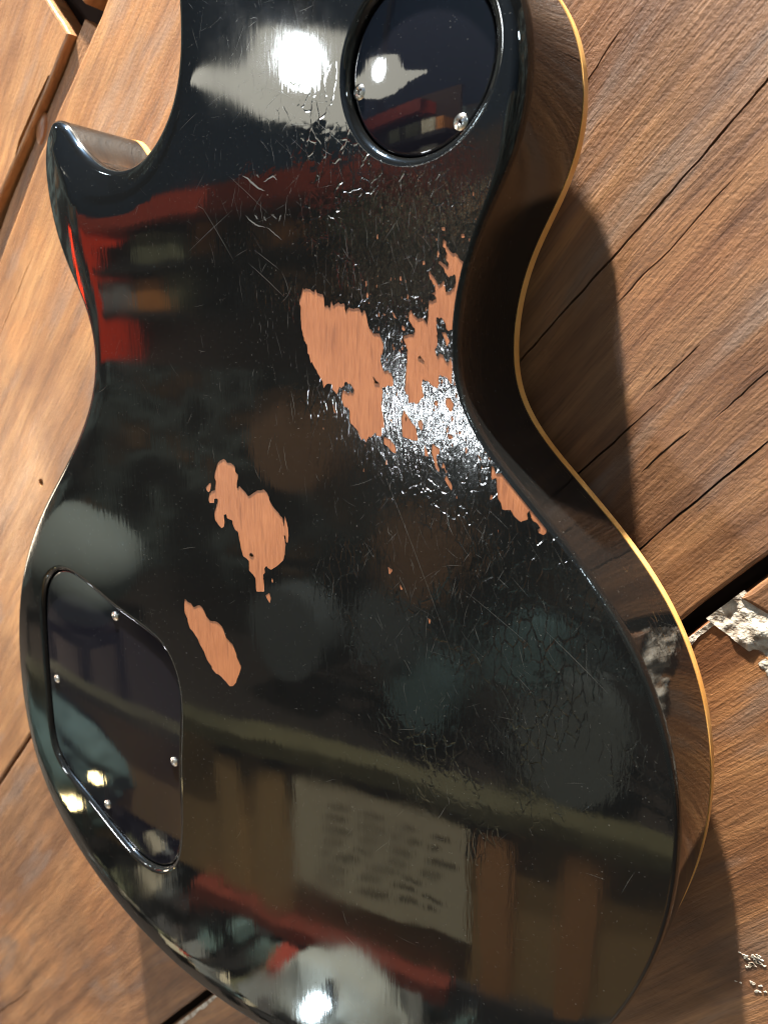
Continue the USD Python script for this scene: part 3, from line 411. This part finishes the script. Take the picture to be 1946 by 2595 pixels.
def screw(parent, x, z, dep, rad, rot, tilt=0.0):
    R = rad / 0.62; dome = m3.Manifold.sphere(R, 48).translate((0, 0, -R * 0.785)).trim_by_plane((0, 0, 1), -rad * 0.3)
    dome = dome ^ m3.Manifold.cylinder(rad * 3, rad, rad, 40, True)
    cross = m3.Manifold.hull(m3.Manifold.cube((rad * 1.25, rad * 0.34, 0.002), True).translate((0, 0, 0.001)) + m3.Manifold.cube((rad * 0.4, rad * 0.22, 0.0002), True).translate((0, 0, -rad * 0.32)))
    dome = dome - cross.translate((0, 0, R * 0.215 - rad * 0.10)) - cross.rotate((0, 0, 90)).translate((0, 0, R * 0.215 - rad * 0.10))
    m = dome.rotate((0, 0, rot)).rotate((90, tilt, 0)).translate((x - GX, dep, z))
    obj('screw', m, STEEL, parent, smooth=25)
def plate(name, edge, dep, bow, centre, reach, label):
    n = normals2(edge); c = 0.0009; V, N, F = [], [], []
    e = edge - n * 0.00045
    def top(q):
        g = (q - centre) / reach; return dep + bow * (g ** 2).sum(1), 2 * bow * g / reach
    p, t = fill(Polygon(e - n * c), 0.003); d0, gr = top(p); gr = np.asarray(gr)
    V.append(place(p, d0)); N.append(face_normals(gr)); F.append(t)
    rows, nm = [], []
    for th in np.linspace(0, np.pi / 2, 6):
        q = e - n * c * (1 - math.sin(th)); d0, _ = top(e - n * c); rows.append(place(q, d0 + c * (1 - math.cos(th)))); nm.append(np.c_[n[:, 0] * math.sin(th), np.full(len(q), -math.cos(th)), n[:, 1] * math.sin(th)])
    rows.append(place(e, np.full(len(e), dep + 0.005))); nm.append(np.c_[n[:, 0], np.zeros(len(e)), n[:, 1]])
    V.append(np.vstack(rows)); N.append(np.vstack(nm)); F.append(grid_faces(len(e), 7, len(p)))
    x = UsdGeom.Xform.Define(stage, path_of(name, guitar.GetPath())).GetPrim(); x.SetCustomDataByKey('label', label)
    raw('plate', np.vstack(V), np.vstack(F), np.vstack(N), LACQUER_COVER, x)
    return x
cc = plate('control_cover', COVER, 0.0007, 0.0010, np.array([-0.297, -0.165]), 0.055, 'large black control cover with four screws')
for x, z, rt in ((-0.287, -0.114, 12), (-0.3377, -0.1567, 40), (-0.2523, -0.1744, 70), (-0.3038, -0.2137, 25)): screw(cc, x, z, 0.0010, 0.0022, rt)
sw = plate('switch_cover', SWITCH, 0.0016, 0.0011, SWC, SWR, 'round black switch cover with small screws')
for k, rt in ((188.4, 20), (-51.6, 48), (84.0, 5)):
    a = math.radians(k); screw(sw, SWC[0] + 0.0218 * math.cos(a), SWC[1] + 0.0218 * math.sin(a), 0.0024, 0.0023, rt)
# neck, out of the picture above
def section(z, hw, d0, d1, k):
    a = np.linspace(0, np.pi, 17); s, c = np.sin(a) ** k, np.cos(a); x = np.sign(c) * np.abs(c) ** k * hw
    return np.vstack([np.c_[-0.198 + 0.2 + x, d1 - (d1 - d0) * s, np.full(17, z)], [(0.002 - hw, d1 + 0.0001, z), (0.002 + hw, d1 + 0.0001, z)]])
secs = [section(0.134, 0.0275, 0.0004, 0.0505, 0.35), section(0.150, 0.0272, 0.003, 0.0505, 0.45), section(0.175, 0.0268, 0.024, 0.0505, 0.8), section(0.20, 0.0262, 0.028, 0.0505, 1.0), section(0.50, 0.0218, 0.0305, 0.0505, 1.0)]
nv = np.vstack(secs); nf = grid_faces(19, 5); nf = np.vstack([nf, [[0, k, k + 1] for k in range(1, 18)], [[76, 76 + k, 77 + k] for k in range(1, 18)]])
nt = trimesh.Trimesh(nv, nf, process=False); nt.fix_normals(); obj('neck', (nv, nt.faces), LACQUER_COVER, guitar, smooth=35)
hs = Polygon([(-0.0205, 0.4995), (0.0245, 0.4995), (0.040, 0.545), (0.042, 0.66), (0.030, 0.69), (0.002, 0.677), (-0.026, 0.69), (-0.038, 0.66), (-0.036, 0.545)])
e = trimesh.creation.extrude_polygon(hs, 0.0145, engine='earcut'); obj('headstock', (np.c_[e.vertices[:, 0], 0.031 + e.vertices[:, 2], e.vertices[:, 1]], e.faces[:, ::-1]), LACQUER_COVER, guitar)
for k in range(3):
    for s in (-1, 1):
        z = 0.565 + 0.035 * k; x = 0.002 + s * 0.030
        c1 = trimesh.creation.cylinder(0.008, 0.009, sections=20); c1.apply_transform(trimesh.transformations.rotation_matrix(math.pi / 2, (1, 0, 0))); c1.apply_translation((x, 0.0262, z))
        kb = trimesh.creation.icosphere(2, 0.008); kb.apply_scale((0.9, 0.5, 1.1)); kb.apply_translation((x + s * 0.022, 0.028, z)); obj('tuner', join([c1, kb, bx(*sorted((x, x + s * 0.017)), 0.0265, 0.0295, z - 0.0015, z + 0.0015)]), STEEL, guitar, smooth=35)
# scratches and dings in the finish
def ribbon(pts, w):
    p = np.asarray(pts, float); d = np.gradient(p, axis=0); d /= np.linalg.norm(d, axis=1, keepdims=True) + 1e-12; n = np.c_[-d[:, 1], d[:, 0]]
    ww = (w * np.sin(np.linspace(0.12, np.pi - 0.12, len(p))))[:, None] / 2
    q = np.vstack([p + n * ww, p - n * ww]); m = len(p); i = np.arange(m - 1)
    return q, np.r_[np.c_[i, i + 1, i + 1 + m], np.c_[i, i + 1 + m, i + m]]
marks = []
def scratch(p0, ang_deg, length, w, bend=0.0, k=7):
    t = np.linspace(0, 1, k); a = math.radians(ang_deg); d = np.array([math.cos(a), math.sin(a)]); n = np.array([-d[1], d[0]])
    marks.append(ribbon(np.array(p0) + np.outer(t * length, d) + np.outer(np.sin(t * np.pi) * bend * length + r.normal(0, 0.0022, k) * min(length, 0.006), n), w))
for _ in range(1500):
    u = r.random()
    if u < 0.34: c = np.array([-0.115, -0.055]) + r.normal(0, 1, 2) * (0.028, 0.045); a = r.choice([-72, -60, -95, -50, 60]) + r.normal(0, 16)
    elif u < 0.58: c = np.array([-0.150, 0.025]) + r.normal(0, 1, 2) * (0.030, 0.038); a = -88 + r.normal(0, 14)
    elif u < 0.76: c = np.array([-0.185, 0.085]) + r.normal(0, 1, 2) * (0.030, 0.028); a = r.choice([-80, -40, 60, 20]) + r.normal(0, 25)
    else: c = np.array([r.uniform(-0.36, -0.05), r.uniform(-0.28, 0.12)]); a = r.uniform(-180, 180)
    scratch(c, a, 0.0012 + 0.009 * r.random() ** 2.6, 0.00003 + 0.00008 * r.random() ** 3, r.normal(0, 0.03))
for (x0, z0), (x1, z1), w in (((-82.7, -77.6), (-62.4, -92.9), 0.18), ((-205, 62), (-186, 47), 0.10), ((-219, 54), (-203, 33), 0.14), ((-226, 38), (-203, 50), 0.12), ((-196, 32), (-180, 20), 0.16), ((-193, 36), (-182, 29), 0.13), ((-146, -20), (-118, -72), 0.12), ((-140, -35), (-112, -95), 0.10), ((-166, 10), (-158, -30), 0.12), ((-153, -8), (-148, -34), 0.12), ((-172, 78), (-150, 60), 0.10), ((-110, -70), (-86, -84), 0.11)):
    d = np.array([x1 - x0, z1 - z0]) / 1000; scratch((x0 / 1000, z0 / 1000), math.degrees(math.atan2(d[1], d[0])), np.linalg.norm(d), w / 1400, 0.008, 18)
for pts, w in ((((-197.5, 60.5), (-195, 59.3), (-192.8, 57.6), (-190.4, 55.7), (-187.6, 54.6)), 0.7), (((-188, 57.4), (-185.5, 58.2), (-183.5, 58.6), (-182, 57.2)), 0.5), (((-191, 60), (-190, 59)), 0.5), (((-196.8, 47.6), (-194, 45.4), (-191, 43.8), (-188, 43)), 0.5), (((-192.5, 47.4), (-191, 45.8)), 0.5), (((-188.5, 46.6), (-187.3, 45)), 0.45), (((-185, 46.8), (-182.4, 45.2)), 0.4), (((-180.6, 46.4), (-181.5, 44.4)), 0.45), (((-187, 43), (-184, 41), (-180.6, 38.4)), 0.3)):
    tt = np.linspace(0, 1, len(pts)); t2 = np.linspace(0, 1, 14); q = np.array(pts) / 1000; marks.append(ribbon(np.c_[np.interp(t2, tt, q[:, 0]), np.interp(t2, tt, q[:, 1])] + r.normal(0, 0.00012, (14, 2)), w / 1000))
covers = unary_union([Polygon(cover_hole).buffer(0.001), Polygon(switch_hole).buffer(0.001), worn])
V, F, N, count = [], [], [], [0]
for q, f in marks:
    if not shapely.contains_xy(keep, q[:, 0], q[:, 1]).all() or shapely.contains_xy(covers, q[:, 0], q[:, 1]).any(): continue
    dep, gr = sink(q); add(place(q, dep - 0.00002), f, face_normals(gr))
tag(raw('scratches', np.vstack(V), np.vstack(F), np.vstack(N), SCRATCH, guitar), kind='stuff')

# ---------------------------------------------------------------- what the gloss mirrors: the shop the guitar hangs in
DARK = mat('dim_wall_paint', {'g': ('geometry', {}), 'n': (NOISE, {'scale': 2.4, 'detail': 3.0, 'roughness': 0.5, 'distortion': 0.4}), 'r': ('rgb_ramp', {'ramp': [(0.36, (0.008, 0.009, 0.01)), (0.48, (0.02, 0.026, 0.027)), (0.55, (0.15, 0.21, 0.215)), (0.59, (0.03, 0.033, 0.033)), (0.64, (0.16, 0.10, 0.05)), (0.72, (0.30, 0.33, 0.32))]}),
     'p': ('principled_bsdf', {'roughness': 0.7})}, [('g.position', 'n.vector'), ('n.fac', 'r.fac'), ('r.color', 'p.base_color')])
NAVY = plain('navy_ceiling_paint', (0.006, 0.022, 0.048), 0.8)
tag(obj('room_floor', bx(-5, 3, -3.2, 0.06, -1.5, -1.45), plain('dark_floor', (0.05, 0.04, 0.035), 0.5)), kind='structure')
tag(obj('room_ceiling', bx(-5, 3, -3.2, 0.06, 2.9, 2.95), NAVY), kind='structure')
rw = thing('room_wall', kind='structure')
obj('wall_panel', bx(-5, 3, -3.25, -3.2, -1.45, 0.75), DARK, rw); obj('wall_panel', bx(-5, 3, -3.24, -3.2, 0.751, 2.9), NAVY, rw); obj('wall_panel', bx(-5.05, -5, -3.2, 0.06, -1.45, 2.9), DARK, rw); obj('wall_panel', bx(3, 3.05, -3.2, 0.06, -1.45, 2.9), DARK, rw)
obj('wall_panel', bx(-5, -1.35, 0.0136, 0.06, -1.45, 2.9), DARK, rw); obj('wall_panel', bx(1.0, 3, 0.0136, 0.06, -1.45, 2.9), DARK, rw)
RED = plain('red_paint', (0.33, 0.04, 0.02), 0.5); RAIL = plain('dull_red_paint', (0.17, 0.03, 0.016), 0.6); OAK = plain('oak_board', (0.36, 0.24, 0.11), 0.5); BLACKM = plain('black_vinyl', (0.012, 0.012, 0.013), 0.6); ORANGE = plain('orange_card', (0.55, 0.22, 0.06), 0.6)
BROWN = plain('brown_card', (0.22, 0.12, 0.06), 0.6); OLIVE = plain('olive_cloth', (0.16, 0.17, 0.10), 0.8); TEAL = plain('teal_cloth', (0.12, 0.20, 0.20), 0.8); CREAM = plain('cream_card', (0.50, 0.46, 0.34), 0.7); GREY = plain('grey_cloth', (0.2, 0.22, 0.22), 0.8)
sh = thing('display_shelf', 'red framed wall shelf stacked with boxes, mirrored in the black gloss below the horn', 'shelf', (-2.3, -2.06, 0))
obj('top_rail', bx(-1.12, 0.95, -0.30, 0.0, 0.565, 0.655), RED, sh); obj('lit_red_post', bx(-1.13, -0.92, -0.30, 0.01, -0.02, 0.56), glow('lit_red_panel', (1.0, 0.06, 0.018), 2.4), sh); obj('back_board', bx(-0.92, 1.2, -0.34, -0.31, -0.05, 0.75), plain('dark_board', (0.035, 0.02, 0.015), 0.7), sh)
obj('shelf_board', bx(-0.91, 1.2, -0.30, -0.01, 0.16, 0.19), BLACKM, sh); obj('shelf_board', bx(-0.91, 1.2, -0.30, -0.01, 0.37, 0.40), BLACKM, sh)
bxs = thing('boxes', 'row of orange, brown and olive boxes on the red framed shelf', 'boxes', (-2.3, -2.06, 0), kind='stuff')
rb = np.random.default_rng(5)
for z0, hmax in ((0.19, 0.17), (0.40, 0.155)):
    x = -0.9
    while x < 1.1:
        w = rb.uniform(0.06, 0.20); hh = rb.uniform(0.6, 1.0) * hmax
        m = [BROWN, OLIVE, BLACKM, GREY, BROWN, ORANGE, BLACKM][rb.integers(7)]
        if x > 0.45: m = [ORANGE, OLIVE, OLIVE, CREAM][rb.integers(4)]
        obj('box', bx(x, x + w - 0.015, -0.28, -0.04 - rb.uniform(0, 0.08), z0, z0 + hh), m, bxs); x += w + rb.uniform(0, 0.03)
DRUM = plain('dim_grey_drumskin', (0.11, 0.13, 0.13), 0.7)
dk = thing('drum_rack', 'rack of pale round drums, mirrored as dim spots across the middle', 'drum rack', (-1.4, -2.05, -1.45))
for x, z, rr, m in ((-0.55, 0.07, 0.19, DRUM), (-0.06, 0.18, 0.16, DRUM), (0.08, -0.03, 0.13, TEAL), (0.60, -0.05, 0.20, DRUM), (-0.50, 0.83, 0.20, BROWN), (0.05, 0.46, 0.16, BROWN), (0.44, 0.19, 0.13, TEAL)):
    c = trimesh.creation.cylinder(rr, 0.14, sections=40); c.apply_transform(trimesh.transformations.rotation_matrix(math.pi / 2, (1, 0, 0))); c.apply_translation((x, 0, z + 0.32)); obj('drum', c, m, dk, smooth=30)
for x in (-0.8, 1.0): obj('upright', bx(x, x + 0.03, -0.16, -0.13, 0.001, 1.45), BLACKM, dk)
for z in (0.10, 0.60, 1.1): obj('rail', bx(-0.769, 0.999, -0.16, -0.13, z, z + 0.03), BLACKM, dk)
ct = thing('counter', 'warm brown counter front, mirrored across the lower body', 'counter', (-0.75, -1.054, 0), rotz=-7)
obj('counter_top', bx(-1.3, 1.3, -0.05, 0.015, -0.87, -0.835), plain('olive_edge', (0.075, 0.07, 0.035), 0.5), ct); obj('front_board', bx(-1.3, 1.3, -0.04, -0.02, -1.27, -0.872), OAK, ct)
for x in (-0.52, -0.40, 0.14, 0.30, 0.58, 0.74): obj('batten', bx(x, x + 0.07, -0.02, 0.004, -1.262, -0.90), [OAK, plain(f'batten_stain_{abs(int(x * 100))}', (0.40, 0.20, 0.08), 0.5)][int(x > 0)], ct)
obj('kick_rail', bx(-0.60, 0.08, -0.02, 0.03, -1.312, -1.272), RAIL, ct)
po = thing('poster', 'pale notice sheet with lines of dark writing, mirrored low in the body', 'poster', (-0.75, -1.054, 0), rotz=-7)
obj('sheet', bx(-0.30, 0.12, 0.006, 0.008, -1.16, -0.90), CREAM, po)
ink = []
for row in range(7):
    x = -0.24 + rb.uniform(0, 0.05)
    while x < 0.04:
        w = rb.uniform(0.02, 0.07); z = -0.945 - row * 0.028; ink.append(bx(x, x + w, 0.0081, 0.0086, z - 0.006, z + 0.005)); x += w + rb.uniform(0.012, 0.04)
obj('writing', join(ink), plain('brown_ink', (0.16, 0.13, 0.09), 0.7), po)
cab = thing('loudspeaker', 'black upright loudspeaker, mirrored in the control cover', 'loudspeaker', (-1.62, -0.98, 0), rotz=-7)
obj('cabinet', bx(-0.08, 0.08, -0.2, 0.0, -1.449, -1.02), BLACKM, cab); obj('grille', bx(-0.07, 0.07, 0.001, 0.006, -1.40, -1.05), plain('grille_cloth', (0.03, 0.03, 0.035), 0.9), cab)
cl = thing('draped_cloth', 'teal cloth heaped beside the loudspeaker, mirrored in the control cover', 'cloth', (-1.92, -0.98, -1.10))
g = trimesh.creation.icosphere(4); g.vertices *= (0.75 + 0.5 * meshkit.fbm(g.vertices * 2.0 + 9, 3))[:, None]; g.apply_scale((0.34, 0.18, 0.20)); obj('cloth', g, TEAL, cl, smooth=True)
ju = thing('floor_clutter', 'jumble of small cables, cartons and pedals on the floor', 'clutter', (-1.2, -0.98, -1.45), kind='stuff')
for m, n in ((BLACKM, 60), (CREAM, 14), (GREY, 22), (TEAL, 14), (RED, 6), (OLIVE, 14)):
    l = []
    for _ in range(n):
        b = trimesh.creation.box(rb.uniform(0.02, 0.09, 3)); b.apply_transform(trimesh.transformations.random_rotation_matrix(rb.random(3))); b.apply_translation((rb.normal(0.1, 0.42), rb.uniform(-0.15, 0.25), rb.uniform(0.0, 0.12))); l.append(b)
    obj('clutter_pieces', join(l), m, ju)
# lamps one can see in the gloss
SHADE = glow('lit_white_shade', (1.0, 0.97, 0.82), 7.0); BULB = glow('lit_bulb', (0.88, 0.95, 1.0), 160.0); TUBE = glow('red_neon', (1.0, 0.05, 0.012), 18.0); COOL = glow('cool_led', (0.75, 0.92, 1.0), 120.0)
pl = thing('pendant_lamp', 'white brimmed pendant lamp, mirrored as the winged glare at the top', 'lamp', (-1.67, -1.85, 0.82))
b = trimesh.creation.revolve([(0.0, -0.12), (0.14, -0.10), (0.27, -0.03), (0.43, 0.02), (0.43, 0.025), (0.27, 0.03), (0.19, 0.07), (0.15, 0.15), (0.0, 0.17)], sections=64); dv = np.array([1.5, 1.8, 0]) / math.hypot(1.5, 1.8); b.apply_transform(trimesh.transformations.rotation_matrix(math.radians(15), np.cross(dv, (0, 0, -1)))); obj('lamp_shade', b, SHADE, pl, smooth=30)
obj('cord', bx(-0.006, 0.006, -0.006, 0.006, 0.16, 2.079), BLACKM, pl)
bb = thing('bare_bulb', 'bare cool bulb on a cord, mirrored as the white hot spot at the top', 'light bulb', (-1.40, -1.505, 0.746))
b = trimesh.creation.icosphere(3, 0.045); b.apply_scale((1, 1, 1.4)); obj('bulb', b, BULB, bb, smooth=True); obj('cord', bx(-0.004, 0.004, -0.004, 0.004, 0.062, 2.153), BLACKM, bb)
rl = thing('wall_light', 'small cool light on the right, mirrored as thin glints along the right edge', 'lamp', (1.3, -1.3, 1.1))
b = trimesh.creation.icosphere(3, 0.06); obj('bulb', b, COOL, rl, smooth=True); obj('stem', bx(-0.008, 0.008, -0.008, 0.008, 0.061, 1.799), BLACKM, rl)
ns = thing('neon_tube', 'glowing red neon tube, mirrored along the left edge', 'neon tube', (-1.7, -0.75, 0.22))
c = trimesh.creation.capsule(0.34, 0.014, count=[12, 16]); c.apply_translation((0, 0, -0.17)); obj('tube', c, TUBE, ns, smooth=True)
fs = thing('spot_lamp', 'small cool spot lamp, mirrored as the glare on the worn waist', 'lamp', (-0.895, -1.45, -0.115))
b = trimesh.creation.icosphere(3, 0.05); obj('bulb', b, glow('bright_led', (0.9, 0.96, 1.0), 260.0), fs, smooth=True)
fl = thing('floor_lamp', 'small cool lamp near the floor, mirrored at the bottom edge', 'lamp', (-0.774, -0.7545, -1.15))
b = trimesh.creation.icosphere(3, 0.016); obj('bulb', b, COOL, fl, smooth=True); obj('stand', bx(-0.006, 0.006, -0.05, -0.03, -0.299, 0.02), BLACKM, fl)
bg = thing('grey_bag', 'pale grey bag under the small lamp, mirrored at the bottom edge', 'bag', (-0.80, -0.86, -1.30))
g = trimesh.creation.icosphere(4); g.vertices *= (0.8 + 0.4 * meshkit.fbm(g.vertices * 2.5 + 4, 3))[:, None]; g.apply_scale((0.15, 0.09, 0.16)); obj('bag', g, plain('pale_grey_cloth', (0.42, 0.47, 0.46), 0.8), bg, smooth=True)
gl = thing('lantern', 'small warm lamp mirrored as the yellow glint on the lower left edge', 'lamp', (-1.50, -0.7545, -1.0))
b = trimesh.creation.icosphere(3, 0.018); b.apply_scale((1.8, 1, 0.8)); obj('bulb', b, glow('warm_bulb', (1.0, 0.78, 0.36), 60.0), gl, smooth=True); obj('stand', bx(-0.006, 0.006, -0.045, -0.033, -0.449, 0.01), BLACKM, gl)
hl = thing('ceiling_lamp', 'cool ceiling lamp, mirrored as the glint inside the horn', 'lamp', (-2.9, -2.05, 2.0))
b = trimesh.creation.icosphere(3, 0.10); obj('bulb', b, COOL, hl, smooth=True); obj('stem', bx(-0.01, 0.01, -0.01, 0.01, 0.10, 0.899), BLACKM, hl)
cu = thing('round_cushion', 'pale grey green round cushion, mirrored beside the control cover', 'cushion', (-2.2, -1.25, -0.62))
g = trimesh.creation.icosphere(4); g.apply_scale((0.30, 0.16, 0.17)); obj('cushion', g, plain('grey_green_cloth', (0.22, 0.26, 0.24), 0.8), cu, smooth=True)
obj('stool', join([bx(-0.2, 0.2, -0.12, 0.12, -0.21, -0.165)] + [bx(x, x + 0.03, y, y + 0.03, -0.829, -0.21) for x in (-0.2, 0.17) for y in (-0.12, 0.09)]), BLACKM, cu)
